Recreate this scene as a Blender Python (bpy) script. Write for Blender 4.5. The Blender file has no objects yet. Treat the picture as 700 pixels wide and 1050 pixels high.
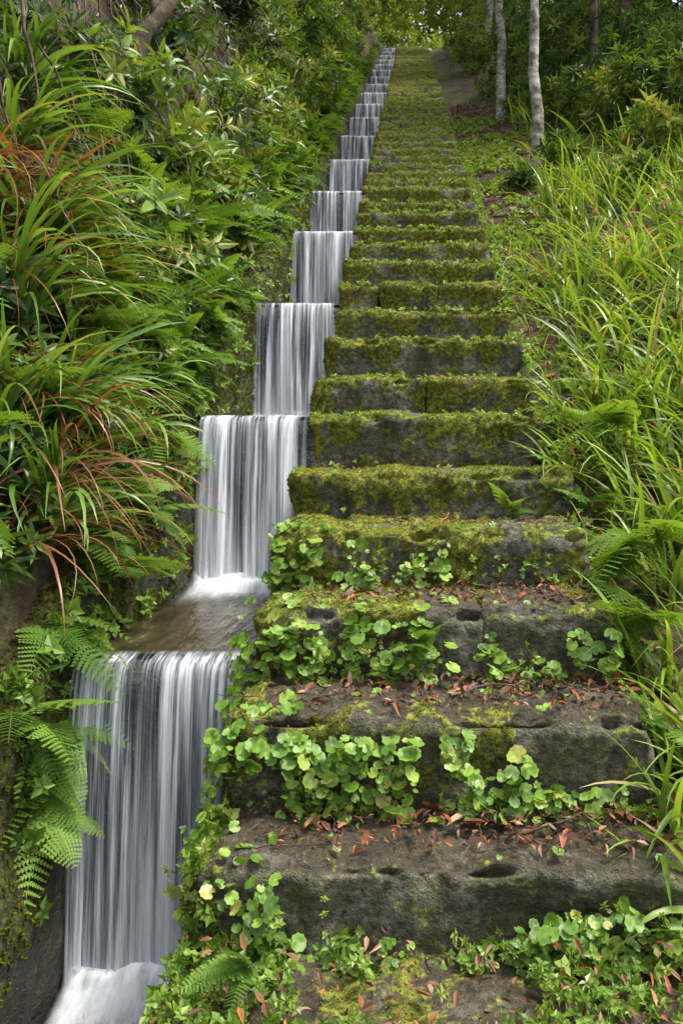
import bpy, math, numpy as np
from mathutils import Vector
R = np.random.default_rng(7)
U = lambda a,b,n=None: R.uniform(a,b,n)

# ------------------------------------------------------------------ noise
def _h(ix,iy,iz):
    n=(ix*374761393+iy*668265263+iz*1274126177)&0xffffffff
    n=((n^(n>>13))*1274126177)&0xffffffff
    return ((n^(n>>16))&0xffffff)/16777215.0
def vn(P,s=1.0,seed=0):
    P=np.asarray(P,float)*s+seed*17.31
    i=np.floor(P).astype(np.int64); f=P-i; f=f*f*(3-2*f)
    x,y,z=i[...,0],i[...,1],i[...,2]; r=0
    for a in (0,1):
        for b in (0,1):
            for c in (0,1):
                w=(f[...,0] if a else 1-f[...,0])*(f[...,1] if b else 1-f[...,1])*(f[...,2] if c else 1-f[...,2])
                r=r+w*_h(x+a,y+b,z+c)
    return r
def fbm(P,s=1.0,o=3,seed=0):
    r=0;a=.5;t=0
    for k in range(o):
        r=r+a*vn(P,s*2**k,seed+k); t+=a; a*=.5
    return r/t
def sstep(x,a,b):
    t=np.clip((x-a)/(b-a),0,1); return t*t*(3-2*t)
def nrm(v): return v/np.maximum(np.linalg.norm(v,axis=-1,keepdims=True),1e-9)

# ------------------------------------------------------------------ mesh accumulator
class Acc:
    def __init__(s): s.V=[];s.F=[];s.A=[];s.T=[];s.n=0
    def add(s,V,F,rnd=0.5,t=0.5):
        V=np.asarray(V,float).reshape(-1,3);F=np.asarray(F,np.int64).reshape(-1,3)
        s.V.append(V);s.F.append(F+s.n)
        s.A.append(np.broadcast_to(np.asarray(rnd,float),(len(V),)).copy())
        s.T.append(np.broadcast_to(np.asarray(t,float),(len(V),)).copy())
        s.n+=len(V)
    def inst(s,T,M,P,rnd):
        V,F,t=T; k=len(P)
        if k==0: return
        W=np.einsum('kij,nj->kni',M,V)+P[:,None,:]
        FF=F[None]+(np.arange(k)*len(V))[:,None,None]
        s.add(W.reshape(-1,3),FF.reshape(-1,3),np.repeat(rnd,len(V)),np.tile(t,k))
    def arrays(s): return np.concatenate(s.V),np.concatenate(s.F),np.concatenate(s.A),np.concatenate(s.T)
    def build(s,name,mat,smooth=True,weld=False,parent=None):
        V,F,A,T=s.arrays()
        if weld:
            q=np.round(V*20000).astype(np.int64)
            _,idx,inv=np.unique(q,axis=0,return_index=True,return_inverse=True)
            inv=inv.reshape(-1)
            V=V[idx];A=A[idx];T=T[idx];F=inv[F]
            ok=(F[:,0]!=F[:,1])&(F[:,1]!=F[:,2])&(F[:,0]!=F[:,2]);F=F[ok]
        me=bpy.data.meshes.new(name)
        me.vertices.add(len(V)); me.vertices.foreach_set('co',V.astype(np.float32).ravel())
        me.loops.add(len(F)*3); me.loops.foreach_set('vertex_index',F.astype(np.int32).ravel())
        me.polygons.add(len(F))
        me.polygons.foreach_set('loop_start',(np.arange(len(F))*3).astype(np.int32))
        me.polygons.foreach_set('loop_total',np.full(len(F),3,np.int32))
        me.update(calc_edges=True)
        me.polygons.foreach_set('use_smooth',np.full(len(F),smooth))
        for nm,a in (('rnd',A),('t',T)):
            at=me.attributes.new(nm,'FLOAT','POINT'); at.data.foreach_set('value',a.astype(np.float32))
        me.validate()
        ob=bpy.data.objects.new(name,me); bpy.context.scene.collection.objects.link(ob)
        me.materials.append(mat)
        if parent: ob.parent=parent
        return ob
def empty(name,loc=(0,0,0)):
    e=bpy.data.objects.new(name,None); bpy.context.scene.collection.objects.link(e); return e
def quads(F): 
    F=np.asarray(F).reshape(-1,4); return np.concatenate([F[:,[0,1,2]],F[:,[0,2,3]]])
def gridF(nu,nv):
    i,j=np.meshgrid(np.arange(nu-1),np.arange(nv-1),indexing='ij'); a=(i*nv+j).ravel()
    return quads(np.stack([a,a+nv,a+nv+1,a+1],1))
def basis(d,up):
    y=nrm(d); x=nrm(np.cross(y,up)); z=np.cross(x,y)
    return np.stack([x,y,z],-1)
def rdir(n): return nrm(R.normal(size=(n,3)))

# ------------------------------------------------------------------ materials
def mat(name):
    m=bpy.data.materials.new(name); m.use_nodes=True; nt=m.node_tree; nt.nodes.clear()
    return m,nt,nt.nodes.new,nt.links.new
def ramp(N,cols):
    r=N('ShaderNodeValToRGB'); e=r.color_ramp.elements
    while len(e)>1: e.remove(e[-1])
    e[0].position=cols[0][0]; e[0].color=(*cols[0][1],1)
    for p,c in cols[1:]:
        q=e.new(p); q.color=(*c,1)
    return r
def attr(N,n):
    a=N('ShaderNodeAttribute'); a.attribute_name=n; return a
def mixc(N,L,fac,a,b,mode='MIX'):
    m=N('ShaderNodeMix'); m.data_type='RGBA'; m.blend_type=mode
    for s,v in ((0,fac),(6,a),(7,b)):
        if isinstance(v,bpy.types.NodeSocket): L(v,m.inputs[s])
        elif isinstance(v,tuple): m.inputs[s].default_value=(*v,1)
        else: m.inputs[s].default_value=v
    return m.outputs[2]
def noise(N,L,scale,detail=4,rough=.55,mp=None):
    tc=N('ShaderNodeTexCoord'); n=N('ShaderNodeTexNoise')
    n.inputs['Scale'].default_value=scale;n.inputs['Detail'].default_value=detail;n.inputs['Roughness'].default_value=rough
    if mp:
        m=N('ShaderNodeMapping'); m.inputs['Scale'].default_value=mp; L(tc.outputs['Object'],m.inputs[0]); L(m.outputs[0],n.inputs['Vector'])
    else: L(tc.outputs['Object'],n.inputs['Vector'])
    return n.outputs['Fac']
def mth(N,L,op,a,b=None,clamp=False):
    m=N('ShaderNodeMath'); m.operation=op; m.use_clamp=clamp
    for i,v in enumerate((a,b)):
        if v is None: continue
        if isinstance(v,(int,float)): m.inputs[i].default_value=v
        else: L(v,m.inputs[i])
    return m.outputs[0]
def leafmat(name,cols,rough=.42,tr=.35,basedark=.45,tint=(1.4,1.3,.5),var=False):
    m,nt,N,L=mat(name)
    r=ramp(N,[(p,(c[0],c[1]*.97,c[2]*1.15)) for p,c in cols]); L(attr(N,'rnd').outputs['Fac'],r.inputs[0])
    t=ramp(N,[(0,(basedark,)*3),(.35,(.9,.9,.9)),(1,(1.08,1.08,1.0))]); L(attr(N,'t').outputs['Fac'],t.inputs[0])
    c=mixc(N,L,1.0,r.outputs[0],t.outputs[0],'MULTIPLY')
    if var:
        nz=ramp(N,[(.3,(.65,.7,.68)),(.7,(1.25,1.2,1.15))]); L(noise(N,L,50,2),nz.inputs[0])
        c=mixc(N,L,1.0,c,nz.outputs[0],'MULTIPLY')
    if rough<.7:
        d=N('ShaderNodeBsdfPrincipled'); L(c,d.inputs['Base Color']); d.inputs['Roughness'].default_value=rough
        d.inputs['Specular IOR Level'].default_value=.4
    else:
        d=N('ShaderNodeBsdfDiffuse'); L(c,d.inputs[0])
    tl=N('ShaderNodeBsdfTranslucent'); L(mixc(N,L,1.0,c,tint,'MULTIPLY'),tl.inputs[0])
    mx=N('ShaderNodeMixShader'); mx.inputs[0].default_value=tr; L(d.outputs[0],mx.inputs[1]); L(tl.outputs[0],mx.inputs[2])
    o=N('ShaderNodeOutputMaterial'); L(mx.outputs[0],o.inputs[0]); return m
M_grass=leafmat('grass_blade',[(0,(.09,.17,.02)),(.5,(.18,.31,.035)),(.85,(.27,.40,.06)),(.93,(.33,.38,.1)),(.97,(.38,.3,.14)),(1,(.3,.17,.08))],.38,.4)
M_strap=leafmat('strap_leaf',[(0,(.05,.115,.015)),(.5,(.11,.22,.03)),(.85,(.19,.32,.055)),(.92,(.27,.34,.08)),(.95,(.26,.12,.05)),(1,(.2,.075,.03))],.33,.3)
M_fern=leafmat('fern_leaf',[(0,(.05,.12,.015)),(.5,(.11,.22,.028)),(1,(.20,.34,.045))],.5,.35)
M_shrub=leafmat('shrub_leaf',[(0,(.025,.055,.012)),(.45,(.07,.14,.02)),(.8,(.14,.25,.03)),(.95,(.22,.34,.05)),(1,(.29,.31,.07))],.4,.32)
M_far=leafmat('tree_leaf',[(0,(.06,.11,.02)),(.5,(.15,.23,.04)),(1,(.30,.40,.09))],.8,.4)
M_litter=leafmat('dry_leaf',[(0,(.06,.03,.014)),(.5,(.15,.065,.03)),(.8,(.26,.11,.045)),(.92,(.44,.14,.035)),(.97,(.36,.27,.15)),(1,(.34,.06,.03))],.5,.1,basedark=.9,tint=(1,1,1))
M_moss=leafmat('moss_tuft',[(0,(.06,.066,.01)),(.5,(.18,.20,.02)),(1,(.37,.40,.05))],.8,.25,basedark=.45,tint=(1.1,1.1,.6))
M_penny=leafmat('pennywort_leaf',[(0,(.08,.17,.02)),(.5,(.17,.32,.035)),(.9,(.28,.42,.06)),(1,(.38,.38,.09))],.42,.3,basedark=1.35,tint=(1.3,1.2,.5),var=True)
M_petal=leafmat('petal',[(0,(.7,.06,.12)),(1,(.8,.2,.25))],.5,.2,basedark=1)

def stone_mat(name,dark=1.0,wet=.65,algae=.6,mm=1.0):
    m,nt,N,L=mat(name); d=dark
    big=noise(N,L,6,6,.72)
    c1=ramp(N,[(.30,(.03*d,.028*d,.022*d)),(.48,(.11*d,.103*d,.08*d)),(.70,(.29*d,.28*d,.23*d))]); L(big,c1.inputs[0])
    fine=noise(N,L,48,5,.72)
    c2=ramp(N,[(.36,(.3,.3,.3)),(.64,(1.5,1.45,1.35))]); L(fine,c2.inputs[0])
    c=mixc(N,L,1.0,c1.outputs[0],c2.outputs[0],'MULTIPLY')
    md=noise(N,L,15,5,.68)
    al=ramp(N,[(.38,(0,0,0)),(.60,(1,1,1))]); L(md,al.inputs[0])
    c=mixc(N,L,mth(N,L,'MULTIPLY',al.outputs[0],algae),c,(.085*d,.095*d,.02*d))
    li=ramp(N,[(.60,(0,0,0)),(.64,(1,1,1))]); L(big,li.inputs[0])
    c=mixc(N,L,mth(N,L,'MULTIPLY',li.outputs[0],.4),c,(.36*d,.37*d,.28*d))
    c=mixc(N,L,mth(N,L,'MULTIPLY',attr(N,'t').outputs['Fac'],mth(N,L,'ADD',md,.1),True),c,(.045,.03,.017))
    mo=ramp(N,[(.35,(.035*mm,.042*mm,.006*mm)),(.5,(.135*mm,.15*mm,.013*mm)),(.64,(.34*mm,.36*mm,.038*mm))]); L(fine,mo.inputs[0])
    f=mth(N,L,'ADD',attr(N,'rnd').outputs['Fac'],mth(N,L,'MULTIPLY',mth(N,L,'SUBTRACT',mth(N,L,'ADD',mth(N,L,'MULTIPLY',md,.55),mth(N,L,'MULTIPLY',fine,.45)),.5),4.6))
    fr=ramp(N,[(.34,(0,0,0)),(.68,(1,1,1))]); L(f,fr.inputs[0])
    c=mixc(N,L,fr.outputs[0],c,mo.outputs[0])
    p=N('ShaderNodeBsdfPrincipled'); L(c,p.inputs['Base Color'])
    ro=ramp(N,[(0,(wet,)*3),(1,(.95,)*3)]); L(fr.outputs[0],ro.inputs[0]); L(ro.outputs[0],p.inputs['Roughness'])
    b=N('ShaderNodeBump'); b.inputs['Strength'].default_value=1.0; b.inputs['Distance'].default_value=.03
    L(mth(N,L,'ADD',fine,mth(N,L,'MULTIPLY',md,.9)),b.inputs['Height']); L(b.outputs[0],p.inputs['Normal'])
    o=N('ShaderNodeOutputMaterial'); L(p.outputs[0],o.inputs[0]); return m
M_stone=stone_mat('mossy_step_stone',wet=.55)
M_wall=stone_mat('wet_channel_stone',dark=.18,wet=.4,algae=.8,mm=.35)

def soil_mat():
    m,nt,N,L=mat('soil')
    c1=ramp(N,[(.3,(.02,.013,.008)),(.5,(.06,.038,.021)),(.7,(.14,.09,.05))]); L(noise(N,L,5,6,.7),c1.inputs[0])
    fine=noise(N,L,45,4,.7)
    c2=ramp(N,[(.35,(.5,.5,.5)),(.65,(1.4,1.3,1.2))]); L(fine,c2.inputs[0])
    c=mixc(N,L,1.0,c1.outputs[0],c2.outputs[0],'MULTIPLY')
    mo=ramp(N,[(.3,(.04,.055,.01)),(.7,(.12,.15,.03))]); L(fine,mo.inputs[0])
    f=ramp(N,[(.47,(0,0,0)),(.6,(1,1,1))]); L(noise(N,L,2.6,5,.65),f.inputs[0])
    c=mixc(N,L,mth(N,L,'MULTIPLY',f.outputs[0],.8),c,mo.outputs[0])
    p=N('ShaderNodeBsdfPrincipled'); L(c,p.inputs['Base Color']); p.inputs['Roughness'].default_value=.95
    b=N('ShaderNodeBump'); b.inputs['Strength'].default_value=.9; b.inputs['Distance'].default_value=.04
    L(fine,b.inputs['Height']); L(b.outputs[0],p.inputs['Normal'])
    o=N('ShaderNodeOutputMaterial'); L(p.outputs[0],o.inputs[0]); return m
M_soil=soil_mat()
def bark_mat(name,a,b_,pale):
    m,nt,N,L=mat(name)
    c1=ramp(N,[(.38,a),(.5,b_),(.62,pale)]); L(noise(N,L,5,6,.75,mp=(1.5,1.5,2.2)),c1.inputs[0])
    p=N('ShaderNodeBsdfPrincipled'); L(c1.outputs[0],p.inputs['Base Color']); p.inputs['Roughness'].default_value=.9
    b=N('ShaderNodeBump'); b.inputs['Strength'].default_value=.6; b.inputs['Distance'].default_value=.02
    L(noise(N,L,30,4,.7,mp=(1,1,.4)),b.inputs['Height']); L(b.outputs[0],p.inputs['Normal'])
    o=N('ShaderNodeOutputMaterial'); L(p.outputs[0],o.inputs[0]); return m
M_barkp=bark_mat('pale_bark',(.05,.05,.03),(.20,.19,.15),(.46,.45,.40))
M_barkd=bark_mat('dark_bark',(.03,.02,.012),(.08,.055,.033),(.16,.12,.08))

def fall_mat(name,lo,hi,amul):
    m,nt,N,L=mat(name)
    a=noise(N,L,1,4,.7,mp=(95,6,1.3)); b=noise(N,L,1,2,.5,mp=(17,2,.9))
    s=mth(N,L,'ADD',mth(N,L,'MULTIPLY',a,.58),mth(N,L,'MULTIPLY',b,.42))
    t=attr(N,'t').outputs['Fac']
    s2=mth(N,L,'ADD',s,mth(N,L,'MULTIPLY',mth(N,L,'POWER',t,3.0),.10))
    r=ramp(N,[(lo,(.05,)*3),((lo+hi)/2,(.45,)*3),(hi,(1,)*3)]); L(s2,r.inputs[0])
    al=mth(N,L,'MULTIPLY',mth(N,L,'MULTIPLY',r.outputs[0],attr(N,'rnd').outputs['Fac'],True),amul,True)
    col=ramp(N,[(.40,(.36,.41,.52)),(.5,(.68,.73,.84)),(.57,(.93,.95,.99))]); L(s2,col.inputs[0])
    d=N('ShaderNodeBsdfDiffuse'); L(col.outputs[0],d.inputs[0])
    tl=N('ShaderNodeBsdfTranslucent'); L(col.outputs[0],tl.inputs[0])
    m1=N('ShaderNodeMixShader'); m1.inputs[0].default_value=.4; L(d.outputs[0],m1.inputs[1]); L(tl.outputs[0],m1.inputs[2])
    tr=N('ShaderNodeBsdfTransparent')
    m3=N('ShaderNodeMixShader'); L(al,m3.inputs[0]); L(tr.outputs[0],m3.inputs[1]); L(m1.outputs[0],m3.inputs[2])
    o=N('ShaderNodeOutputMaterial'); L(m3.outputs[0],o.inputs[0]); return m
M_fall=fall_mat('falling_water',.42,.59,.97)
M_fall2=fall_mat('falling_water_front',.50,.64,.9)
def foam_mat():
    m,nt,N,L=mat('foam')
    n=noise(N,L,1,4,.65,mp=(26,8,8))
    a=mth(N,L,'MULTIPLY',attr(N,'t').outputs['Fac'],mth(N,L,'MULTIPLY',n,1.8),True)
    a=mth(N,L,'POWER',a,1.5)
    d=N('ShaderNodeBsdfDiffuse'); d.inputs[0].default_value=(.88,.91,.96,1)
    tr=N('ShaderNodeBsdfTransparent'); m3=N('ShaderNodeMixShader'); L(a,m3.inputs[0]); L(tr.outputs[0],m3.inputs[1]); L(d.outputs[0],m3.inputs[2])
    o=N('ShaderNodeOutputMaterial'); L(m3.outputs[0],o.inputs[0]); return m
M_foam=foam_mat()
def pool_mat():
    m,nt,N,L=mat('pool_water')
    c=ramp(N,[(.35,(.02,.016,.009)),(.6,(.06,.046,.025)),(.75,(.13,.11,.08))]); L(noise(N,L,1,4,.6,mp=(14,4,4)),c.inputs[0])
    p=N('ShaderNodeBsdfPrincipled'); L(c.outputs[0],p.inputs['Base Color']); p.inputs['Roughness'].default_value=.16
    b=N('ShaderNodeBump'); b.inputs['Strength'].default_value=.5; b.inputs['Distance'].default_value=.02
    L(noise(N,L,1,3,.5,mp=(30,9,9)),b.inputs['Height']); L(b.outputs[0],p.inputs['Normal'])
    o=N('ShaderNodeOutputMaterial'); L(p.outputs[0],o.inputs[0]); return m
M_pool=pool_mat()

# ------------------------------------------------------------------ terrain (camera eye is the world origin, +Y runs up the stair)
def zs(Y):
    Y=np.asarray(Y,float)
    return np.interp(Y,[-200,-1.5,25.5,40,200],[-6,.095-4.8*.575,.095+22.2*.575,.095+22.2*.575+3.2,30])
GX=[-200,-8,-1.9,-1.06,-1.02,-.38,-.34,.50,.57,1.5,6,200]
GH=[40,5,2.05,.15,-1.25,-1.25,-.45,-.45,-.17,.04,.9,16]
def gz(X,Y):
    X=np.asarray(X,float);Y=np.asarray(Y,float)
    h=np.interp(X,GX,GH)
    h=np.where((h<0)&(X<.56),h*(1-sstep(Y,25.6,26.2)),h)
    P=np.stack([X,Y,X*0],-1)
    amp=.04+.16*sstep(np.abs(X+.25),.8,2.0)
    return zs(Y)+h+amp*(fbm(P,1.6,4,3)-.5)*2+.03*(fbm(P,9,2,5)-.5)*2*sstep(np.abs(X+.2),.75,.95)
xs=np.unique(np.concatenate([np.array(GX[1:-1]),np.arange(-3,-1,.04),np.arange(.5,3,.05),np.arange(-1,.5,.12),np.arange(3,8,.3),-np.arange(3,8,.2),np.geomspace(8,200,18),-np.geomspace(8,200,18)]))
ys=np.unique(np.concatenate([np.arange(-3,9,.06),np.arange(9,30,.15),np.geomspace(30,200,22),-np.geomspace(3,200,16)]))
GXX,GYY=np.meshgrid(xs,ys,indexing='ij')
V=np.stack([GXX,GYY,gz(GXX,GYY)],-1).reshape(-1,3)
a=Acc(); a.add(V,gridF(len(xs),len(ys))); a.build('ground',M_soil)

# ------------------------------------------------------------------ stairs
ST=[(-.05,-1.66),(.4,-1.45),(.82,-1.25),(1.22,-1.05),(1.58,-.87),(1.82,-.66),(2.12,-.472),(2.45,-.297),(2.88,-.133),(3.3,.095),(3.64,.286),(4.0,.51),(4.44,.733),(4.85,.964),(5.23,1.19),(5.58,1.40),(5.93,1.607)]
IDX0=4
while ST[-1][0]<25.2:
    y=ST[-1][0]+.375+U(-.03,.03); ST.append((y,float(zs(y))+U(-.02,.02)))
def block(acc,lo,hi,r,sp,biasfn,tdirt,amp=1.0,tilt=(0,0)):
    lo=np.array(lo);hi=np.array(hi);c=(lo+hi)/2;h=(hi-lo)/2
    Vs=[];Fs=[];n0=0
    for ax,sg in ((1,-1),(2,1),(0,-1),(0,1)):
        u,v=[k for k in (0,1,2) if k!=ax]
        nu=max(4,int(2*h[u]/sp)+1);nv=max(4,int(2*h[v]/sp)+1)
        a,b=np.meshgrid(np.linspace(-h[u],h[u],nu),np.linspace(-h[v],h[v],nv),indexing='ij')
        p=np.zeros((nu*nv,3));p[:,u]=a.ravel();p[:,v]=b.ravel();p[:,ax]=sg*h[ax]
        F=gridF(nu,nv)
        if (sg<0)!=(ax==1): F=F[:,::-1]
        Vs.append(p);Fs.append(F+n0);n0+=len(p)
    p=np.concatenate(Vs);F=np.concatenate(Fs)
    cc=np.clip(p,-(h-r),h-r);n=nrm(p-cc);q=cc+r*n
    w=q+c
    w[:,2]+=q[:,0]*tilt[0]
    edge=sstep(n[:,2],.1,.5)*sstep(-n[:,1],.1,.5)
    w0=w.copy()
    chip=edge*sstep(fbm(w0,9,3,66),.46,.72)*.042*amp
    w[:,1]+=chip; w[:,2]-=chip*.75
    w[:,1]+=.014*amp*(n[:,1]<-.9)*sstep(hi[2]-w[:,2],.03,.12)
    moss=biasfn(w,n,hi[2])
    disp=amp*(.06*(fbm(w0,4,3,1)-.5)+.046*(fbm(w0,13,3,2)-.5)+.013*(vn(w0,60,4)-.5))+.010*moss*fbm(w0,30,2,8)
    w=w+n*disp[:,None]
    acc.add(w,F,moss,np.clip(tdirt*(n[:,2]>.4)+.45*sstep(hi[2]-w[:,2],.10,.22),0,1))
stair=Acc(); near=Acc()
for k,(y,z) in enumerate(ST[:-1]):
    n=k-IDX0; y2,z2=ST[k+1]
    sp=.013 if 0<=n<=7 else (.022 if n<16 else (.04 if n<30 else .07))
    cuts=[-.44]
    if n==2: cc=[.2]
    elif n<=12: cc={6:[.07],9:[-.2]}.get(n,[])
    else: cc=sorted(U(-.3,.42,int(R.choice([0,0,1,2]))))
    for c in cc:
        if c-cuts[-1]>.2: cuts.append(float(c))
    cuts.append(.575)
    mb={0:-.12,1:-.09,2:-.04,3:.00,4:.02,5:.03,6:.03,7:.04}.get(n,.05 if n>7 else -.06)
    def bf(w,nn,zt,mb=mb,y=y,n=n):
        e=np.exp(-np.abs(zt-w[:,2])/.035)*.10+np.exp(-np.abs(w[:,1]-y)/.07)*(nn[:,2]>.5)*.08
        s=.2*(w[:,0]<-.38)
        tr=-.07*(nn[:,2]>.6)*(n<=2) - (.05*(nn[:,2]<.3)*sstep(zt-w[:,2],.04,.15) if n>3 else 0)  # less moss on upper risers, painting the damper, less lit face darker
        return np.clip(sstep(.55*fbm(w,5,4,11)+.45*fbm(w,17,4,14)+mb+e*(1 if n>1 else .5)+s+tr,.42,.62),0,1)
    for i in range(len(cuts)-1):
        d=U(-.012,.012,3)
        block(near if -1<=n<=16 else stair,(cuts[i]+.002+(d[2] if i==0 else 0),y+d[0]*.6,z-.36),(cuts[i+1]-.002+(U(-.03,.02) if i==len(cuts)-2 else 0),y2+.07,z+d[1]*.5),.02,sp,bf,{0:1.0,1:1.0,2:.9,-1:1}.get(n,.3),1.0 if n<10 else .75,(U(-.018,.018),0))
nv,nf,nm,nt_=near.arrays()
stair.add(nv,nf,nm,nt_)
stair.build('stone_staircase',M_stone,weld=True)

def scatter(V,F,dens,n):
    tri=V[F]; cr=np.cross(tri[:,1]-tri[:,0],tri[:,2]-tri[:,0]); ar=np.linalg.norm(cr,axis=1)/2
    w=ar*dens[F].mean(1); w=w/w.sum()
    i=R.choice(len(F),n,p=w); a=np.sqrt(R.random(n));b=R.random(n)
    p=tri[i,0]*(1-a)[:,None]+tri[i,1]*(a*(1-b))[:,None]+tri[i,2]*(a*b)[:,None]
    return p,nrm(cr[i])
def tuft_T(n,h,w):
    V=[];F=[];t=[]
    for i in range(n):
        a=i/n*6.283+.3; r=.45
        c,s=math.cos(a),math.sin(a)
        V+=[(-s*w,c*w,0),(s*w,-c*w,0),(c*r,s*r,h*(.7+.3*((i*7)%3)/2))]; F.append((3*i,3*i+1,3*i+2)); t+=[0,0,1]
    return np.array(V),np.array(F),np.array(t,float)
T_tuft=tuft_T(4,1.0,.25)
mt=Acc()
dens=(np.clip(nm-.25,0,1)**1.4)*np.exp(-np.maximum(nv[:,1]-2.5,0)*.22)
p,nn=scatter(nv,nf,dens,80000)
nn=np.where((nn[:,1:2]>.6),-nn,nn)
nn[:,2]=np.abs(nn[:,2])
d=nrm(nn+.25*rdir(len(p))+np.array([0,0,.2]))
Mx=basis(np.cross(d,rdir(len(p))),d)
sc=U(.003,.009,len(p))*(1+.15*np.maximum(p[:,1]-2.5,0))
topf=np.clip(nn[:,2],0,1)  # up-facing tufts coloured lighter, riser tufts darker as moister and less lit
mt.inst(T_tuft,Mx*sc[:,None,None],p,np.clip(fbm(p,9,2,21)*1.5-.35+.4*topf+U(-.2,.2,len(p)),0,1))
mt.build('moss',M_moss,smooth=False)

# ------------------------------------------------------------------ channel: side walls, weirs, water
WE=[(-.1,-2.1),(1.05,-1.5),(2.2,-.627),(3.3,.09),(4.44,.766),(5.85,1.55),(6.95,2.2),(8.4,3.0),(9.8,3.8)]
while WE[-1][0]<23.5:
    y=WE[-1][0]+1.32+U(-.05,.05); WE.append((y,float(zs(y))-.02))
XL=lambda Y: np.interp(Y,[0,2.2,3.3,30],[-.96,-.945,-.89,-.885])
wall=Acc()
yy=np.concatenate([np.arange(-1.5,5,.025),np.arange(5,10,.06),np.arange(10,26,.15)])
prof=[(0.0,-1.5)]+[(0.0,-1.5+.05*i) for i in range(1,30)]+[(.0,-.02),(-.01,.03),(-.04,.06),(-.09,.07),(-.16,.08),(-.22,-.1)]
W=np.zeros((len(yy),len(prof),3))
for j,(dx,dz) in enumerate(prof):
    W[:,j,0]=XL(yy)+dx; W[:,j,1]=yy; W[:,j,2]=zs(yy)+dz
W0=W.reshape(-1,3)
W0[:,0]+=.10*(fbm(W0,4,3,31)-.5)+.05*(fbm(W0,14,3,33)-.5)
W0[:,2]+=.12*(fbm(W0*np.array([0,1,0]),4,3,35)-.5)
relz=W0[:,2]-zs(W0[:,1])
wm=np.clip(sstep(fbm(W0,5,4,37)+.2*sstep(relz,-.6,.0)-.02,.42,.62),0,1)
F=gridF(len(yy),len(prof))
wall.add(W0,F,wm,.1)
lw=(W0.copy(),F,wm)
prof2=[(0.0,-1.5+.05*i) for i in range(28)]+[(.03,-.13),(.1,-.13)]
W=np.zeros((len(yy),len(prof2),3))
for j,(dx,dz) in enumerate(prof2):
    W[:,j,0]=-.425+dx; W[:,j,1]=yy; W[:,j,2]=zs(yy)+dz-.06
W1=W.reshape(-1,3)
W1[:,0]+=.05*(fbm(W1,5,3,41)-.5)+.02*(fbm(W1,18,2,43)-.5)
wm1=np.clip(sstep(fbm(W1,5,4,47)+.1,.42,.62),0,1)
F1=gridF(len(yy),len(prof2))
wall.add(W1,F1[:,::-1],wm1,.3)
for i,(y,z) in enumerate(WE):
    zl=WE[i-1][1] if i else z-.8
    block(wall,(-1.02,y,zl-.25),(-.40,y+.16,z-.012),.02,.03 if y<6 else .08,lambda w,n,zt:np.clip(.05+0*w[:,0],0,1),.2,.3)
wall.build('channel_wall',M_wall)
pool=Acc();fall=Acc();fall2=Acc();foam=Acc()
for i in range(1,len(WE)):
    y,z=WE[i]; zl=WE[i-1][1]
    y2=WE[i+1][0] if i+1<len(WE) else 25.6
    u=np.linspace(0,1,30);v=np.linspace(0,1,24)
    A,B=np.meshgrid(u,v,indexing='ij')
    Yp=y+.05+(y2+.05-y-.05)*B
    P=np.stack([XL(Yp)-.05+A*(-.41-XL(Yp)+.05),Yp,z+.006+.006*(fbm(np.stack([A*6,Yp*4,A*0],-1),1,2,5)-.5)],-1).reshape(-1,3)
    pool.add(P,gridF(30,24))
    for layer,(acc,off) in enumerate(((fall,0),(fall2,.022))):
        if layer==1 and y>5: continue
        nu=90 if y<5 else 36; nvv=34
        a_=np.linspace(0,1,nu); s_=np.linspace(0,1,nvv)
        A,S=np.meshgrid(a_,s_,indexing='ij')
        H=z-zl
        s1=np.clip(S/.18,0,1); s2=np.clip((S-.18)/.82,0,1)
        rid=(vn(np.stack([A*42,A*0+i,S*1.2],-1),1,51)-.5)*.03+(vn(np.stack([A*12,A*0+i,S*.8],-1),1,53)-.5)*.05
        lipn=(vn(np.stack([A*7,A*0+i,A*0],-1),1,57)-.5)*.035
        Y=y+.07-.09*s1-(.10*np.sqrt(s2)+rid*s2**.5)-off*s1+lipn*s1
        Z=z+.012+off*.3*(1-s1)-.012*s1**2-(H-.0)*s2**1.25
        x0=XL(y)+.012+.02*(layer); x1=-.433-.02*layer
        X=x0+(x1-x0)*A+.03*(A-.5)*s2+.02*np.sin(A*9+i)*s2
        ed=np.clip(np.minimum(A,1-A)*30+.25,0,1)
        acc.add(np.stack([X,Y,Z],-1).reshape(-1,3),gridF(nu,nvv),(ed*np.clip(S*8,0,1) if layer==0 else ed*sstep(S,.1,.3)).ravel(),s2.ravel())
    for lay in range(3 if y<4 else 1):
        nu,nvv=40,26
        A,B=np.meshgrid(np.linspace(-1,1,nu),np.linspace(-1,1,nvv),indexing='ij')
        fr=fbm(np.stack([A*3,A*0+lay,A*0+i],-1),1,3,67)
        q=np.clip(1-np.abs(B)*(1.15-.5*fr),0,1)
        k_=1.05 if i==2 else (.9 if i==3 else .6)
        X=(XL(y)-.435)/2+A*.225; Y=y-.13-.04*lay+B*(.15+.06*lay)*k_
        Z=zl+.012+.004*lay+(.08-.03*lay)*k_*q**1.5*(.4+1.1*fbm(np.stack([X*11,Y*7,X*0+i+lay],-1),1,3,61))
        foam.add(np.stack([X,Y,Z],-1).reshape(-1,3),gridF(nu,nvv),.5,(q**1.1*(1-np.abs(A)**8)*(1.0-.2*lay)*min(1,k_)).ravel())
cas=empty('water_cascade')
pool.build('pool_surface',M_pool,parent=cas)
fall.build('falling_sheet',M_fall,parent=cas)
fall2.build('falling_streaks',M_fall2,parent=cas)
foam.build('foam',M_foam,parent=cas)

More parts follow.
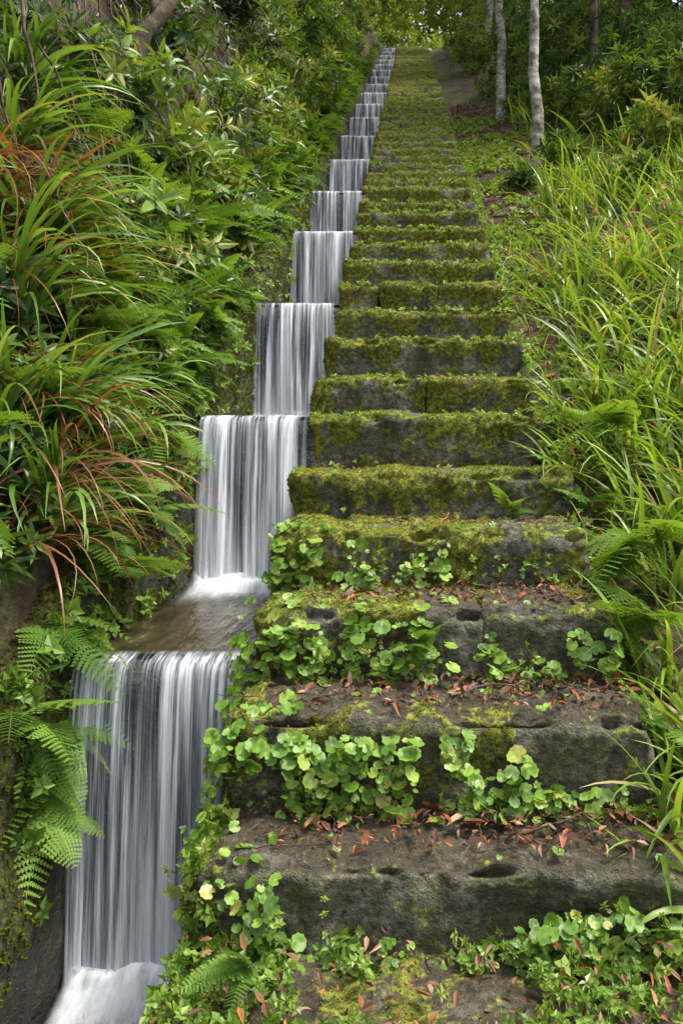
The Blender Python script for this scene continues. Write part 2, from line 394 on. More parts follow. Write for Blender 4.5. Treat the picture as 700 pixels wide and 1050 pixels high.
wt=Acc()
for (v_,f_,m_,nx,cnt) in ((lw[0],lw[1],lw[2],1,16000),(W1,F1,wm1,-1,10000)):
    dn=np.clip(m_-.2,0,1)*((v_[:,1]>1.2)&(v_[:,1]<7))*sstep(v_[:,2]-zs(v_[:,1]),-1.1,-.4)
    p,nn=scatter(v_,f_,dn,cnt)
    d=nrm(np.array([nx*.8,-.2,.4])+.5*rdir(len(p)))
    wt.inst(T_tuft,basis(np.cross(d,rdir(len(p))),d)*U(.006,.016,len(p))[:,None,None],p,U(0,.4,len(p)))
wt.build('wall_moss',M_moss,smooth=False)

# ------------------------------------------------------------------ plant templates
def leaf_T(wid=.28,droop=.15,fold=.06):
    V=[(0,0,0),(0,.33,-droop*.1),(0,.7,-droop*.5),(0,1,-droop)]
    V+=[(-wid/2,.33,fold-droop*.1),(-wid*.36,.7,fold-droop*.5),(wid/2,.33,fold-droop*.1),(wid*.36,.7,fold-droop*.5)]
    F=[(0,1,4),(1,2,5),(1,5,4),(2,3,5),(0,6,1),(1,6,7),(1,7,2),(2,7,3)]
    return np.array(V,float),np.array(F),np.array([0,.4,.8,1,.4,.8,.4,.8])
def leaf_low(wid=.3,droop=.15,fold=.06):
    return np.array([(0,0,0),(wid/2,.42,fold),(0,1,-droop),(-wid/2,.42,fold)],float),np.array([(0,1,2),(0,2,3)]),np.array([.1,.6,1,.6])
def merge(parts):
    V=[];F=[];t=[];n=0
    for v,f,tt in parts:
        V.append(v);F.append(f+n);t.append(tt);n+=len(v)
    return np.concatenate(V),np.concatenate(F),np.concatenate(t)
def place(T,M,p): return (T[0]@M.T+np.array(p),T[1],T[2])
def whorl_T(n,wid,tilt,rr,lf=leaf_T):
    ps=[]
    for i in range(n):
        a=i*2.39996; e=tilt+rr.uniform(-.25,.35)+.5*(i/n)
        d=np.array([[math.cos(a)*math.cos(e),math.sin(a)*math.cos(e),math.sin(e)]])
        M=basis(d,np.array([[0,0,1.]]))[0]*rr.uniform(.7,1.1)
        ps.append(place(lf(wid,.22),M,(0,0,i/n*.35-.2)))
    return merge(ps)
rr=np.random.default_rng(3)
WH=[whorl_T(9,.22,.15,rr),whorl_T(7,.3,.3,rr),whorl_T(10,.16,.2,rr)]
WB=[whorl_T(7,.30,.15,rr),whorl_T(6,.36,.25,rr),whorl_T(9,.2,.2,rr)]
WL=[whorl_T(8,.3,.15,rr,leaf_low),whorl_T(7,.36,.3,rr,leaf_low),whorl_T(8,.24,.2,rr,leaf_low)]
WR=[whorl_T(7,.6,.1,rr,leaf_low),whorl_T(5,.8,.2,rr,leaf_low)]
def fern_T(npn,nl,droop,seed):
    r=np.random.default_rng(seed); V=[];F=[];t=[];n=0
    def zz(s): return .25*s-droop*s*s
    sv=np.linspace(0,1,12)
    for i,s in enumerate(sv):
        w=.008*(1-s)+.002
        V+=[(-w,s,zz(s)),(w,s,zz(s)+.002)];t+=[.3,.3]
    for i in range(11):
        a=2*i;F+=[(a,a+1,a+3),(a,a+3,a+2)]
    n=len(V)
    for i in range(npn):
        s=.14+.85*i/(npn-1)
        pl=.27*min(1,(s-.02)*5)*(1-s)**.62*1.25+.012
        for sd in(-1,1):
            an=.32+r.uniform(-.1,.1)
            dx,dy=sd*math.cos(an),math.sin(an)
            dz=-.25+r.uniform(-.15,.1)
            for j in range(nl):
                q0=(j+.2)/nl; base=np.array([dx*pl*q0,s+dy*pl*q0,zz(s)+dz*pl*q0])
                ll=pl*.2*(1-q0*.75)+.006
                for s2 in(-1,1):
                    px,py=-dy*s2*sd,dx*s2*sd
                    ux,uy=px*.85+dx*.5,py*.85+dy*.5
                    wv=np.array([dx,dy,dz])*pl/nl*.48
                    tip=base+np.array([ux,uy,-.1])*ll
                    V+=[tuple(base-wv),tuple(base+wv*1.1),tuple(tip+wv*.5),tuple(tip-wv*.2)]
                    F+=[(n,n+1,n+2),(n,n+2,n+3)];n+=4
                    t+=[.4,.4,.9,.9]
    return np.array(V),np.array(F),np.array(t,float)
FE=[fern_T(20,6,.45,1),fern_T(18,6,.7,2),fern_T(22,5,.25,4)]
FL=[fern_T(14,1,.5,5)]
def disc_T():
    n=18;V=[(0,0,-.12)];t=[0];F=[]
    for k,(r,z) in enumerate(((.4,-.02),(1.0,.02))):
        for i in range(n):
            a=i/n*6.283
            q=r*(1+(.06*math.cos(a*9) if k==1 else 0)); 
            if i==0: q=r*(.45 if k else .7)
            V.append((q*math.cos(a),q*math.sin(a),z+.06*math.sin(a*3+1)*r)); t.append([.35,1][k])
    for i in range(n):
        j=(i+1)%n;F.append((0,1+i,1+j))
        a=1;b=a+n;F+=[(a+i,b+i,b+j),(a+i,b+j,a+j)]
    m=len(V)
    for z in(-.1,-1.4):
        for a in(0,2.1,4.2): V.append((.06*math.cos(a)+(z+.1)*.25,.06*math.sin(a),z));t.append(.3)
    for i in range(3):
        j=(i+1)%3;F+=[(m+i,m+j,m+3+j),(m+i,m+3+j,m+3+i)]
    return np.array(V),np.array(F),np.array(t,float)
PW=disc_T()
def blades(acc,P,az,tilt,curl,L,W,rnd,seg=7,fold=.25):
    n=len(P); s=np.linspace(0,1,seg+1)
    th=tilt[:,None]+curl[:,None]*s[None]**1.4
    ds=(L/seg)[:,None]
    hx=np.concatenate([np.zeros((n,1)),np.cumsum(np.sin(th[:,1:])*ds,1)],1)
    hz=np.concatenate([np.zeros((n,1)),np.cumsum(np.cos(th[:,1:])*ds,1)],1)
    sway=az[:,None]+(R.normal(0,.18,n))[:,None]*s[None]**1.5
    c=P[:,None]+np.stack([hx*np.cos(sway),hx*np.sin(sway),hz],-1)
    tw=R.normal(0,.5,n)[:,None]*np.ones_like(s)
    side=np.stack([-np.sin(sway),np.cos(sway),0*sway],-1)
    nor=np.stack([-np.cos(th)*np.cos(sway),-np.cos(th)*np.sin(sway),np.sin(th)],-1)
    sd=side*np.cos(tw)[...,None]+nor*np.sin(tw)[...,None]
    nr=nor*np.cos(tw)[...,None]-side*np.sin(tw)[...,None]
    w=W[:,None]*(np.minimum(1,.45+s*2.2)*(1-s**2.6)+.02)[None]/2
    l=c+sd*w[...,None]+nr*(w*fold)[...,None]; r=c-sd*w[...,None]+nr*(w*fold)[...,None]
    V=np.stack([l,c,r],2).reshape(n,-1,3)
    f=[]
    for i in range(seg):
        a=3*i;f+=[(a,a+1,a+4,a+3),(a+1,a+2,a+5,a+4)]
    f=quads(f); FF=f[None]+(np.arange(n)*V.shape[1])[:,None,None]
    acc.add(V.reshape(-1,3),FF.reshape(-1,3),np.repeat(rnd,V.shape[1]),np.tile(np.repeat(s,3),n))
def tube(acc,pts,rad,sides=8,rough=0):
    pts=np.array(pts,float);n=len(pts);tg=np.gradient(pts,axis=0);tg=nrm(tg)
    up=np.array([[1.,.13,.05]]).repeat(n,0); x=nrm(np.cross(tg,up));y=np.cross(tg,x)
    a=np.linspace(0,6.2832,sides,endpoint=False)
    rad=np.array(rad)[:,None]*np.ones((1,sides))
    V=pts[:,None]+x[:,None]*(np.cos(a)[None]*rad)[...,None]+y[:,None]*(np.sin(a)[None]*rad)[...,None]
    if rough: V=V+ (V-pts[:,None])*((fbm(V,5,2,3)-.5)*rough)[...,None]
    F=[]
    for i in range(n-1):
        for j in range(sides):
            k=(j+1)%sides;F.append((i*sides+j,i*sides+k,(i+1)*sides+k,(i+1)*sides+j))
    acc.add(V.reshape(-1,3),quads(F),.5,.5)
def wander(p0,p1,n,amp,seed=0):
    r=np.random.default_rng(seed); s=np.linspace(0,1,n)[:,None]
    p=np.array(p0)*(1-s)+np.array(p1)*s
    o=np.cumsum(r.normal(size=(n,3)),0); o=o-o[0]-(o[-1]-o[0])*s
    return p+o*amp
def fern_clump(acc,P,n,L,out,lo=.2,hi=.9,T=None,spread=3.1,br=.55):
    az0=math.atan2(out[1],out[0])
    az=az0+U(-spread,spread,n)*.9; el=U(lo,hi,n)
    d=np.stack([np.cos(az)*np.cos(el),np.sin(az)*np.cos(el),np.sin(el)],-1)
    up=nrm(np.array([0,0,1.])+.3*R.normal(size=(n,3)))
    M=basis(d,up); S=L*U(.7,1.15,n)
    k=R.integers(0,len(T or FE),n); rn=np.clip(R.normal(br,.22,n),0,1)
    for i,t in enumerate(T or FE):
        q=k==i; acc.inst(t,M[q]*S[q][:,None,None],np.array(P)[None].repeat(q.sum(),0),rn[q])
def clump(acc,P,n,Lr,Wr,az0,spread,tl,cl,rn=(0,1)):
    P=np.array(P)[None]+R.normal(0,.035,(n,3))*np.array([1,1,.4])
    blades(acc,P,az0+U(-spread,spread,n),U(*tl,n),U(*cl,n),U(*Lr,n),U(*Wr,n),U(*rn,n),9)

# ------------------------------------------------------------------ LEFT BANK
strap=Acc()
def bank(X,Y,dz=0): return (X,Y,float(gz(X,Y))+dz)
for X,Y,dz,n,L in [(-1.06,2.3,.05,60,(.3,.55)),(-1.2,2.25,.03,50,(.35,.6)),(-1.15,2.5,.05,60,(.35,.6)),(-1.3,2.5,.05,60,(.45,.7)),(-1.35,2.8,.1,60,(.4,.65)),(-1.5,2.9,.0,50,(.4,.65)),
                   (-1.25,3.0,.02,45,(.35,.6)),(-1.6,3.2,.0,40,(.4,.6)),(-1.12,3.6,0,24,(.25,.4)),(-1.08,2.75,.0,34,(.25,.45)),(-1.07,3.15,.0,24,(.25,.4))]:
    clump(strap,bank(X,Y,dz),n,L,(.012,.027),-.3,1.7,(.1,.9),(.9,2.3),(.1,.965))
for X,Y in [(-1.35,2.55),(-1.2,2.45),(-1.45,2.7),(-1.1,2.15),(-1.3,2.95),(-1.5,2.6),(-1.12,2.4)]:
    clump(strap,bank(X,Y,.02),44,(.35,.65),(.004,.012),-.6,1.3,(.5,1.3),(1.2,1.9),(.94,1))
strap.build('strap_leaf_plant',M_strap)

fern=Acc()
for i in range(38):
    Y=U(1.9,4.6); X=-1.06-abs(R.normal(0,.22)); 
    fern_clump(fern,bank(X,Y,.04),int(R.integers(4,7)),U(.25,.42),(1,-.3),.0,.8,spread=2,br=.65)
for X,Y,dz in [(-1.0,2.12,-.25),(-1.02,2.16,.0),(-1.03,2.0,-.1),(-1.0,2.4,.1),(-.99,2.05,-.35),(-1.0,2.7,.05),(-.98,3.0,.05),(-1.0,3.5,.08),(-.97,2.5,-.1),(-.97,2.85,-.15),(-1.0,3.9,.1),(-.99,3.25,.12),(-1.0,4.3,.1)]:
    fern_clump(fern,(X,Y,float(zs(Y))+dz+.05),6,.26,(.8,-.6),-.6,.3,spread=1.3,br=.7)
for i in range(110):
    Y=U(3.4,15); X=-.98-abs(R.normal(0,.22)); fern_clump(fern,bank(min(X,-1.07),Y,.03),6,U(.2,.36),(1,-.3),-.2,.8,FL,spread=2,br=.65)
fern.build('fern',M_fern,smooth=False)

def whorls(acc,P,sc,out,rn,T=WH):
    n=len(P); d=nrm(np.array(out)+.75*R.normal(size=(n,3)))
    M=basis(np.cross(d,rdir(n)),d); k=R.integers(0,len(T),n)
    for i,t in enumerate(T):
        q=k==i; acc.inst(t,M[q]*sc[q][:,None,None],P[q],rn[q])
shr=Acc(); stem=Acc()
def bush(acc,c,r,n,sc,T=WH,bright=.5,stems=4):
    c=np.array(c);d=rdir(n); rad=U(.25,1,n)**.5
    lump=.75+.5*fbm(d+c,1.8,2,9)
    P=c+d*np.array(r)*(rad*lump)[:,None]
    out=nrm(d*.8+np.array([0,0,.5]))
    dd=nrm(out+.5*R.normal(size=(n,3)))
    M=basis(np.cross(dd,rdir(n)),dd); k=R.integers(0,len(T),n)
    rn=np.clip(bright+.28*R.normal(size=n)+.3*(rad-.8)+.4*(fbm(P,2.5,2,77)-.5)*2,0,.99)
    s=U(*sc,n)
    for i,t in enumerate(T):
        q=k==i; acc.inst(t,M[q]*s[q][:,None,None],P[q],rn[q])
    for j in range(stems):
        e=c+rdir(1)[0]*np.array(r)*.8; b=c-np.array([0,0,r[2]])+R.normal(0,.1,3)
        tube(stem,wander(b,e,6,.03*r[2],int(R.integers(1e6))),np.linspace(.012,.004,6)*max(1,r[2]),5)
n=1500
Y=1.9+U(0,1,n)**1.1*6; X=-1.05-np.abs(R.normal(0,.42,n))
keep=fbm(np.stack([X,Y,X*0],-1),2.2,2,13)>.42; X,Y=X[keep],Y[keep]
P=np.stack([X,Y,gz(X,Y)+U(.02,.24,len(X))],-1)+np.array([.06,0,0])
dark=sstep(P[:,2]-zs(Y),.6,1.4)*.4  # overhead shade put into leaf colour: darker higher up the bank
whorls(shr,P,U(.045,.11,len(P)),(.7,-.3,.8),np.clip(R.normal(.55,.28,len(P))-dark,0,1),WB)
n=1500; Y=2.6+U(0,1,n)*20; X=-.96-np.abs(R.normal(0,.07,n))
P=np.stack([X,Y,zs(Y)+U(-.02,.22,n)],-1)
far=Y>7
whorls(shr,P[~far],U(.035,.08,(~far).sum()),(.9,-.4,.6),np.clip(R.normal(.5,.28,(~far).sum()),0,1),WB)
whorls(shr,P[far],U(.08,.14,far.sum()),(.9,-.4,.6),np.clip(R.normal(.55,.28,far.sum()),0,1),WL)
for c,r,nn_,b in [((-1.45,4.0,1.72),(.3,.5,.3),80,.5),((-1.22,4.5,1.5),(.25,.5,.35),120,.78),((-1.25,5.4,2.1),(.32,.6,.45),150,.75),((-1.72,3.6,1.75),(.35,.5,.25),60,.25),
                ((-1.2,6.4,2.6),(.32,.7,.5),170,.75),((-1.3,7.6,3.5),(.4,.8,.6),200,.65),((-1.15,3.7,.95),(.2,.4,.22),60,.75),((-1.95,4.9,2.9),(.5,.7,.5),100,.15),((-1.6,4.9,2.65),(.35,.5,.35),80,.25)]:
    bush(shr,c,r,nn_,(.065,.135),WB,b)  # low b values paint upper-bank shade into the bush leaf colour
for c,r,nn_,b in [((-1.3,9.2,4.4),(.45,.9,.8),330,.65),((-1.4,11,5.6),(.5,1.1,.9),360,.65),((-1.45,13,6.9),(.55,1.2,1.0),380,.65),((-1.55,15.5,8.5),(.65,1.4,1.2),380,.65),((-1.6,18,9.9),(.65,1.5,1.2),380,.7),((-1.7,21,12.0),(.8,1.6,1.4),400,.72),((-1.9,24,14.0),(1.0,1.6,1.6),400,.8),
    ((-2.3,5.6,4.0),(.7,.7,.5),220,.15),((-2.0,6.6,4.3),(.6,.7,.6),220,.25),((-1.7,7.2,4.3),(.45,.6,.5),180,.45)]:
    bush(shr,c,r,nn_,(.10,.18),WL,b)  # lowest b values: upper-left shade put into the leaf colour
for i in range(24):
    Y=U(5.5,22); X=-2.0-U(0,2.5)-.05*Y
    bush(shr,(X,Y,float(gz(X,Y))+.4),(.8,.9,.7),180,(.11,.19),WL,.25,2)
for i in range(32):
    Y=U(7.5,24); X=1.9+.05*Y+U(0,3.5)
    bush(shr,(X,Y,float(gz(X,Y))+.45),(.7,.8,.65),180,(.10,.17),WL,.38,2)
for c,r,nn_,b in [((1.9,9.6,4.1),(.5,.6,.4),190,.55),((2.4,8.2,3.6),(.6,.6,.5),220,.55),((3.0,7.2,3.4),(.6,.6,.6),220,.5),((1.5,13,6.2),(.5,.8,.5),180,.6),((1.35,17,8.4),(.5,1,.5),180,.7),((1.3,21,10.8),(.5,1,.6),180,.8),
    ((2.2,11,5.4),(.8,.9,.8),260,.4),((2.6,14,7.5),(1,1.2,1.2),280,.5),((2.4,18,9.8),(1,1.2,1.3),280,.6),((2.3,22,12.2),(1,1.2,1.4),280,.75),
    ((1.45,7.5,2.75),(.2,.3,.13),50,.6),((1.05,7.3,2.4),(.15,.2,.08),26,.55),((1.6,10.8,4.7),(.3,.3,.25),70,.55),((2.1,7.0,2.75),(.3,.4,.2),70,.6),((1.75,6.2,2.1),(.22,.3,.14),50,.65)]:
    bush(shr,c,r,nn_,(.09,.15),WL,b,2)
shr.build('shrub_foliage',M_shrub,smooth=False)

# ------------------------------------------------------------------ trees
def tree(base,h,r0,lean,bark,nl,crown_r,leaf_sc,bright,seed,cstart=.45,nleaf=900):
    e=empty('tree'); tr=Acc(); cr=Acc(); base=np.array(base,float)
    top=base+np.array([lean[0],lean[1],h])
    pts=wander(base-np.array([0,0,.3]),top,14,h*.004,seed)
    tube(tr,pts,np.linspace(r0,r0*.35,14)*np.concatenate([[1.5,1.15],np.ones(12)]),12,.5)
    rg=np.random.default_rng(seed)
    ends=[top]
    for i in range(nl):
        f=cstart+(1-cstart)*(i+.5)/nl; k=pts[int(f*13)]
        a=rg.uniform(0,6.28); l=crown_r*rg.uniform(.6,1.1)
        en=k+np.array([math.cos(a)*l,math.sin(a)*l,l*rg.uniform(.15,.7)])
        q=wander(k,en,7,l*.03,seed+i+1); tube(tr,q,np.linspace(r0*.35,r0*.08,7),6)
        ends+= [en,q[4],q[3]+rg.normal(0,.2,3)]
    ends=np.array(ends)
    n=nleaf; k=rg.integers(0,len(ends),n)
    P=ends[k]+rg.normal(0,1,(n,3))*np.array([.4,.4,.26])*crown_r*.75
    dd=nrm(np.array([0,0,.6])+.8*rg.normal(size=(n,3)))
    M=basis(np.cross(dd,rdir(n)),dd); s=rg.uniform(.7,1.3,n)*leaf_sc
    rn=np.clip(bright+.25*rg.normal(size=n)+.2*((k%5)/4-.5),0,1)
    cr.inst(WL[1],M*s[:,None,None],P,rn)
    tr.build('trunk',bark,parent=e); cr.build('crown',M_far,smooth=False,parent=e)
def tb(X,Y): return (X,Y,float(gz(X,Y)))
tree(tb(1.24,7.6),5.2,.058,(-.1,.3),M_barkp,6,1.2,.16,.6,11,.68,260)
tree(tb(1.27,11),6,.075,(.0,.2),M_barkp,7,1.4,.18,.6,12,.65,320)
tree(tb(2.3,10),6,.06,(.2,.2),M_barkd,7,1.4,.18,.5,13,.55,450)
tree(tb(3.3,12),7,.1,(.3,0),M_barkd,8,1.8,.2,.5,14,.45,550)
tree(tb(1.7,16.5),7,.08,(.0,.1),M_barkp,8,1.6,.2,.65,15,.5,550)
tree(tb(2.9,19),7,.1,(.1,.1),M_barkd,8,2.0,.22,.65,16,.4,650)
tree(tb(1.8,23),7,.1,(.1,.1),M_barkd,8,1.5,.22,.75,17,.4,550)
tree(tb(4.5,16),8,.12,(.1,.1),M_barkd,9,2.2,.24,.5,18,.35,700)
tree(tb(-2.8,17),6,.1,(.1,.1),M_barkd,8,1.8,.22,.6,19,.25,650)
tree(tb(-2.8,22),6,.1,(.1,.1),M_barkd,8,1.8,.22,.7,20,.25,650)
tree(tb(-3.0,11.5),5,.09,(.2,.1),M_barkd,8,1.5,.2,.4,21,.3,550)
sd=30
for X,Y,h in [(-4,28,8),(-2.0,32,7),(2.1,31,7),(3.8,28,8),(0.2,40,8),(6,32,9),(-6,34,9),(-3,42,9),(3.5,43,9),(7,22,9),(-6,24,8),(6.5,12,8)]:
    tree(tb(X,Y),h,.14,(U(-.4,.4),.2),M_barkd,10,2.4,.32,.9 if abs(X)<4.5 and Y>26 else .55,sd,.12,900); sd+=1
lt=Acc()
tube(lt,wander((-1.55,4.2,1.95),(-1.15,4.6,3.1),10,.02,5),np.linspace(.05,.035,10),9,.5)
tube(lt,wander((-1.45,4.5,2.4),(-1.75,4.7,3.4),8,.02,6),np.linspace(.03,.018,8),8,.4)
lt.build('leaning_trunk',M_barkd)
ro=Acc()
for i in range(110):
    Y=U(2.6,5.5);X=-1.35-U(0,.9); z=float(gz(X,Y)); 
    a=np.array([X+.08,Y-.08,z+U(.1,.4)]); b=a+np.array([U(0,.35),U(-.3,.1),-U(.3,.8)])
    tube(ro,wander(a,b,8,.02,i+100),np.linspace(.006,.002,8)*U(.6,1.5),4)
ro.build('hanging_roots',M_barkd)

# ------------------------------------------------------------------ RIGHT BANK grass
g=Acc()
def grass(n,xr,yr,L,W,az,sp,tl,cl,thr=0,rn=(0,1)):
    X=U(*xr,n);Y=U(*yr,n)
    if thr:
        k=fbm(np.stack([X,Y,X*0],-1),1.8,2,91)>thr; X,Y=X[k],Y[k]
    n=len(X);P=np.stack([X,Y,gz(X,Y)-.02],-1)
    blades(g,P,az+U(-sp,sp,n),U(*tl,n),U(*cl,n),U(*L,n),U(*W,n),np.clip(U(*rn,n),0,1),7)
grass(380,(.76,1.3),(2.6,3.6),(.2,.5),(.009,.024),3.4,2.2,(.05,.7),(.4,2.0))
grass(680,(.84,1.9),(3.3,5.2),(.2,.52),(.010,.027),3.6,2.4,(.05,.7),(.3,1.9))
grass(1100,(1.05,3.0),(4.6,7.4),(.24,.55),(.012,.028),3.6,2.6,(.05,.6),(.3,1.7),.33)
grass(500,(.62,.95),(2.5,6.5),(.1,.24),(.004,.012),3.6,2.5,(.1,.7),(.4,1.5),.4)
grass(800,(1.3,4),(7,12),(.3,.6),(.016,.03),3.6,3,(.05,.5),(.4,1.5),.42)
grass(110,(.6,.95),(1.75,2.3),(.2,.4),(.006,.016),3.3,1.4,(.1,.8),(.6,1.8))
for X,Y,n_ in [(.74,1.95,20),(.70,2.15,16),(.82,2.45,30),(.95,2.7,30),(.64,3.1,12),(.68,3.5,12),(.64,1.6,12),(.62,1.75,14),(.7,1.8,18)]:
    clump(g,(X,Y,float(gz(X,Y))),n_,(.25,.45),(.012,.022),3.3,1.5,(.1,.9),(.5,1.8))
g.build('grass',M_grass)
rf=Acc()
for X,Y,z,n_,L in [(.58,2.35,.06,5,.22),(.62,2.5,.08,6,.26),(.75,2.45,.2,6,.32),(.72,2.2,.14,6,.26),(.68,2.9,.05,5,.22),(.66,1.95,.1,4,.2),(.66,3.4,.05,5,.18),(.8,3.1,.2,6,.28),(.64,1.75,.08,4,.18)]:
    fern_clump(rf,(X,Y,float(gz(X,Y))+z),n_,L,(-.8,-.6),.0,.7,spread=1.7,br=.8)
fern_clump(rf,(.36,2.86,-.27),5,.14,(-.2,-1),.2,1.1,spread=1.4,br=.9)
fern_clump(rf,(.02,2.10,-.56),5,.12,(0,-1),.0,1.0,spread=1.4,br=.8)
fern_clump(rf,(-.3,1.48,-1.0),6,.13,(-.5,-1),.0,1.0,spread=1.6,br=.7)
rf.build('fern',M_fern,smooth=False)

# ------------------------------------------------------------------ ground cover leaves
gc=Acc()
n=7200; X=.58+np.abs(R.normal(0,.9,n));Y=1.3+U(0,1,n)*10
k=fbm(np.stack([X,Y,X*0],-1),3,2,17)>.44; X,Y=X[k],Y[k]
P=np.stack([X,Y,gz(X,Y)+U(0,.05,len(X))],-1)
whorls(gc,P,U(.02,.045,len(P)),(0,-.3,1),U(.2,.95,len(P)),WR)
P=[];S=[]
for k in range(7,36):
    y,z=ST[k]; n_=14 if k<9 else 40
    X=-.43+1.0*R.random(n_)**R.choice([.6,1,1.6])
    for x in X:
        if R.random()<.7: P.append((x,y+U(.0,.06),z+.012)); 
        else: P.append((x,y-U(.01,.03),ST[k-1][1]+U(0,.04)))
        S.append(U(.007,.02)*(1+.03*k))
whorls(gc,np.array(P),np.array(S),(0,-.6,.8),U(.4,.92,len(P)),WR)
n=700;Y=U(1.4,9,n);X=.57+R.normal(0,.035,n)
whorls(gc,np.stack([X,Y,gz(X,Y)+.06+U(0,.07,n)],-1),U(.015,.04,n),(-.4,-.4,.8),U(.2,.92,n),WR)
n=1500;Y=1.9+7*U(0,1,n)**1.5;X=XL(Y)-.02+R.normal(0,.03,n)
whorls(gc,np.stack([X,Y,zs(Y)+.1-.55*U(0,1,n)**1.6],-1),U(.012,.04,n),(.7,-.4,.6),U(.0,.6,n),WR)
n=2300;X=U(-.46,.65,n);Y=U(1.15,1.6,n)
k=(fbm(np.stack([X,Y,X*0],-1),7,2,19)>.44)|(X<-.22);X,Y=X[k],Y[k]
whorls(gc,np.stack([X,Y,-1.045+U(0,.05,len(X))],-1),U(.007,.021,len(X)),(0,-.5,.8),U(.0,.92,len(X)),WR)
n=700;Y=U(1.2,1.85,n);X=-.44+R.normal(0,.02,n)
whorls(gc,np.stack([X,Y,np.where(Y<1.56,-1.05,-.87)-.0+U(-.2,.04,n)],-1),U(.009,.024,n),(-.7,-.5,.5),U(.0,.92,n),WR)
n=700;k=R.choice([4,5,6,7],n);yk=np.array([ST[i][0] for i in k]);zk=np.array([ST[i-1][1] for i in k]);X=U(-.43,.57,n)
kk=fbm(np.stack([X,yk*3,X*0],-1),8,2,29)>.46
whorls(gc,np.stack([X,yk-U(.01,.05,n),zk+.005+.12*U(0,1,n)**2.2],-1)[kk],U(.006,.016,kk.sum()),(0,-.6,.8),U(.1,.92,kk.sum()),WR)
gc.build('ground_cover_leaves',M_grass,smooth=False)

# pennywort
pw=Acc()
def penny(step,xr,tr,n,rs=(.007,.0225),thr=.36):
    y,z=ST[step+IDX0]; zl=ST[step+IDX0-1][1]
    X=U(*xr,n);t=U(*tr,n);Z=zl+(z-zl)*t; 
    k=fbm(np.stack([X,Z,X*0],-1),14,2,23+step)>thr
    X,t,Z=X[k],t[k],Z[k];n=len(X)
    top=t>.98
    Yp=np.where(top,y+U(-.02,.10,n),y-U(.006,.055,n)); Z=np.where(top,z+U(.012,.03,n),Z)
    nr=nrm(np.where(top[:,None],np.array([0,-.35,1.]),np.array([0,-.6,.9]))+.38*R.normal(size=(n,3)))
    M=basis(np.cross(nr,rdir(n)),nr)
    s=rs[0]+(rs[1]-rs[0])*R.random(n)**1.4
    pw.inst(PW,M*s[:,None,None],np.stack([X,Yp,Z],-1),np.clip(R.normal(.45,.28,n),0,1))
penny(3,(-.44,-.28),(-.1,1.3),90); penny(3,(-.2,.12),(.0,.85),75,thr=.44); penny(3,(-.43,-.1),(0,.25),40)
penny(2,(-.46,.12),(-.1,1.15),340,thr=.42); penny(2,(.18,.56),(.0,.75),170,thr=.43); penny(2,(-.3,.1),(0,.6),60)
penny(1,(-.3,.16),(-.1,.9),340,thr=.42); penny(1,(.12,.54),(-.08,.3),180); penny(1,(-.47,-.27),(.5,1.2),80); penny(1,(.0,.3),(.2,.7),50,thr=.44)
penny(0,(-.46,-.27),(-.05,1.1),160,(.006,.018)); penny(0,(-.27,.0),(-.1,.3),90,(.006,.017)); penny(0,(.2,.44),(-.05,.65),140,(.007,.02),.42); penny(0,(.42,.6),(0,.4),50,(.007,.02))
penny(0,(-.1,.5),(-.1,.1),100,(.006,.015),.45)
n=150;Y=U(1.58,2.2,n);X=-.46+R.normal(0,.015,n);Z=np.interp(Y,[1.58,2.2],[-.9,-.52])+U(-.12,.03,n)
nr=nrm(np.array([-.8,-.5,.6])+.3*R.normal(size=(n,3)))
pw.inst(PW,basis(np.cross(nr,rdir(n)),nr)*U(.007,.02,n)[:,None,None],np.stack([X,Y,Z],-1),U(.1,.9,n))
n=70;k=R.integers(4,8,n);yk=np.array([ST[i][0] for i in k]);zk=np.array([ST[i][1] for i in k]);X=U(-.4,.55,n)
nr=nrm(np.array([0,-.3,1.])+.3*R.normal(size=(n,3)))
pw.inst(PW,basis(np.cross(nr,rdir(n)),nr)*U(.006,.014,n)[:,None,None],np.stack([X,yk+U(0,.2,n),zk+.015],-1),U(.1,.9,n))
pw.build('pennywort',M_penny)

# litter
li=Acc()
LT=[leaf_T(.35,.25,.12),leaf_T(.45,-.2,.12),leaf_T(.25,.5,.12)]
def litter(P,s,nup,rn):
    n=len(P);up=nrm(nup+.45*R.normal(size=(n,3)));M=basis(np.cross(up,rdir(n)),up);k=R.integers(0,3,n)
    for i,t in enumerate(LT):
        q=k==i;li.inst(t,M[q]*s[q][:,None,None],P[q],rn[q])
for k in range(3,22):
    y,z=ST[k];y2=ST[k+1][0]; n_={3:80,4:560,5:560,6:380,7:100,8:50}.get(k,20)
    X=-.38+.95*R.random(n_)**(.75);Y=y+.04+(y2-y-.04)*R.random(n_)**.8
    litter(np.stack([X,Y,z+.010+U(0,.016,n_)],-1),U(.007,.034,n_)*np.where(R.random(n_)<.08,1.8,1),np.array([0,0,1.]),U(0,1,n_)**1.1)
n=4500;X=.6+np.abs(R.normal(0,.8,n));Y=U(1.6,13,n)
litter(np.stack([X,Y,gz(X,Y)+.02],-1),U(.025,.07,n),np.array([0,-.3,1.]),U(0,1,n))
n=1500;X=-1.1-np.abs(R.normal(0,.6,n));Y=U(1.8,7,n)
litter(np.stack([X,Y,gz(X,Y)+.03],-1),U(.03,.07,n),np.array([.8,-.2,.6]),U(0,.8,n))
n=260;X=U(-.45,.6,n);Y=U(1.15,1.56,n)
litter(np.stack([X,Y,-1.03+U(0,.05,n)],-1),U(.01,.035,n),np.array([0,-.3,1.]),U(0,1,n))
li.build('fallen_leaves',M_litter,smooth=False)
pt=Acc();n=40
X=U(1.2,1.75,n);Y=U(4.5,5.4,n);up=nrm(np.array([0,0,1.])+.5*R.normal(size=(n,3)))
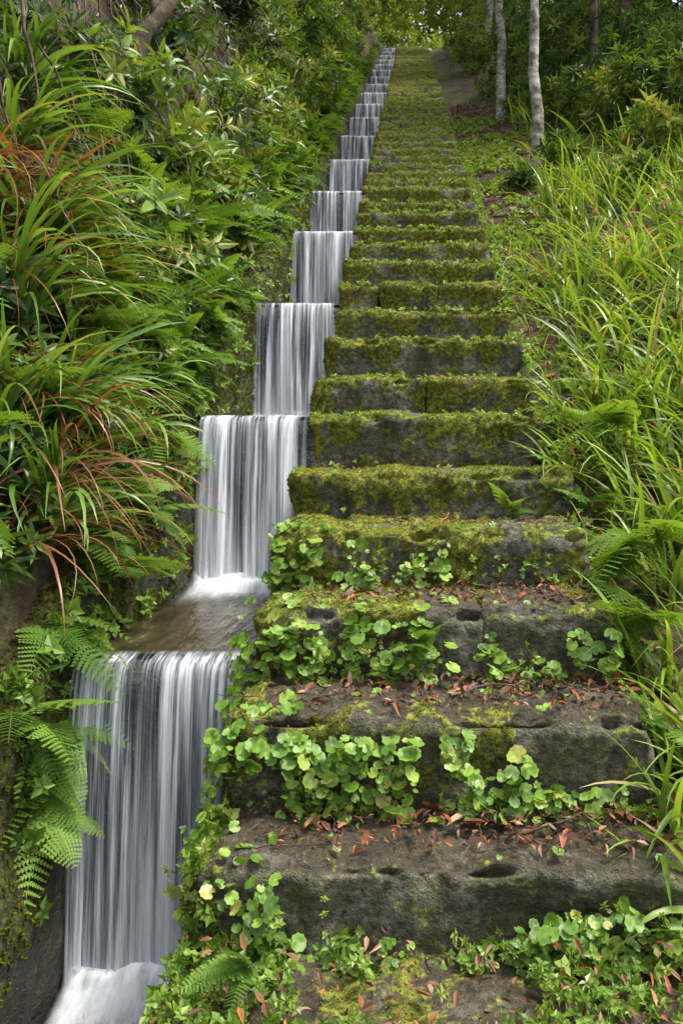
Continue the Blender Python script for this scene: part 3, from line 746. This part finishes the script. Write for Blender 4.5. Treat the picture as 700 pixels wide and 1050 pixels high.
pt.inst(leaf_T(.7,.2),basis(np.cross(up,rdir(n)),up)*U(.02,.04,n)[:,None,None],np.stack([X,Y,gz(X,Y)+U(.15,.42,n)],-1),U(0,1,n))
pt.build('fallen_petals',M_petal)
tw=Acc()
for i,(a,b) in enumerate([((-.52,1.42,-1.2),(-.38,1.3,-.97)),((.2,1.68,-.85),(.42,1.75,-.84)),((-.2,1.35,-1.02),(.0,1.27,-1.01)),((.1,1.95,-.64),(.3,2.05,-.635)),((.5,1.35,-1.02),(.58,1.5,-.85))]):
    tube(tw,wander(a,b,7,.006,i+50),np.linspace(.004,.002,7),5)
for i in range(40):
    k=int(R.integers(4,8)); a=np.array([U(-.38,.5),ST[k][0]+U(.05,.22),ST[k][1]+.014]); an=U(0,6.28); l=U(.03,.12)
    tube(tw,wander(a,a+np.array([math.cos(an)*l,math.sin(an)*l*.5,.004]),5,.003,i+80),np.linspace(.0022,.001,5),4)
tw.build('twigs',M_barkd)
stem.build('shrub_stems',M_barkd)

# ------------------------------------------------------------------ light, world, camera
sc=bpy.context.scene
w=bpy.data.worlds.new('World');sc.world=w;w.use_nodes=True;nt=w.node_tree
el,rot=math.radians(65),math.radians(92)
sky=nt.nodes.new('ShaderNodeTexSky');sky.sky_type='NISHITA';sky.sun_disc=False;sky.sun_elevation=el;sky.sun_rotation=rot
sky.air_density=1.0;sky.dust_density=4.0
hs=nt.nodes.new('ShaderNodeHueSaturation');hs.inputs['Saturation'].default_value=.4
bg=nt.nodes['Background'];bg.inputs[1].default_value=.36;nt.links.new(sky.outputs[0],hs.inputs['Color']);nt.links.new(hs.outputs[0],bg.inputs[0])
s=bpy.data.lights.new('sun','SUN');s.energy=5.0;s.angle=math.radians(12);s.color=(1,.95,.84)
so=bpy.data.objects.new('sun',s);sc.collection.objects.link(so)
dirv=Vector((math.sin(rot)*math.cos(el),math.cos(rot)*math.cos(el),math.sin(el)))
so.rotation_euler=dirv.to_track_quat('Z','Y').to_euler()
cam=bpy.data.cameras.new('camera');co=bpy.data.objects.new('camera',cam);sc.collection.objects.link(co)
cam.sensor_fit='VERTICAL';cam.sensor_height=36;cam.lens=36*800/1050
cam.shift_x=-71/1050;cam.shift_y=-75/1050;cam.clip_end=600;cam.clip_start=.05
co.location=(0,0,0);co.rotation_euler=(math.pi/2,0,0)
sc.camera=co
sc.view_settings.view_transform='Standard';sc.view_settings.look='None';sc.view_settings.exposure=0
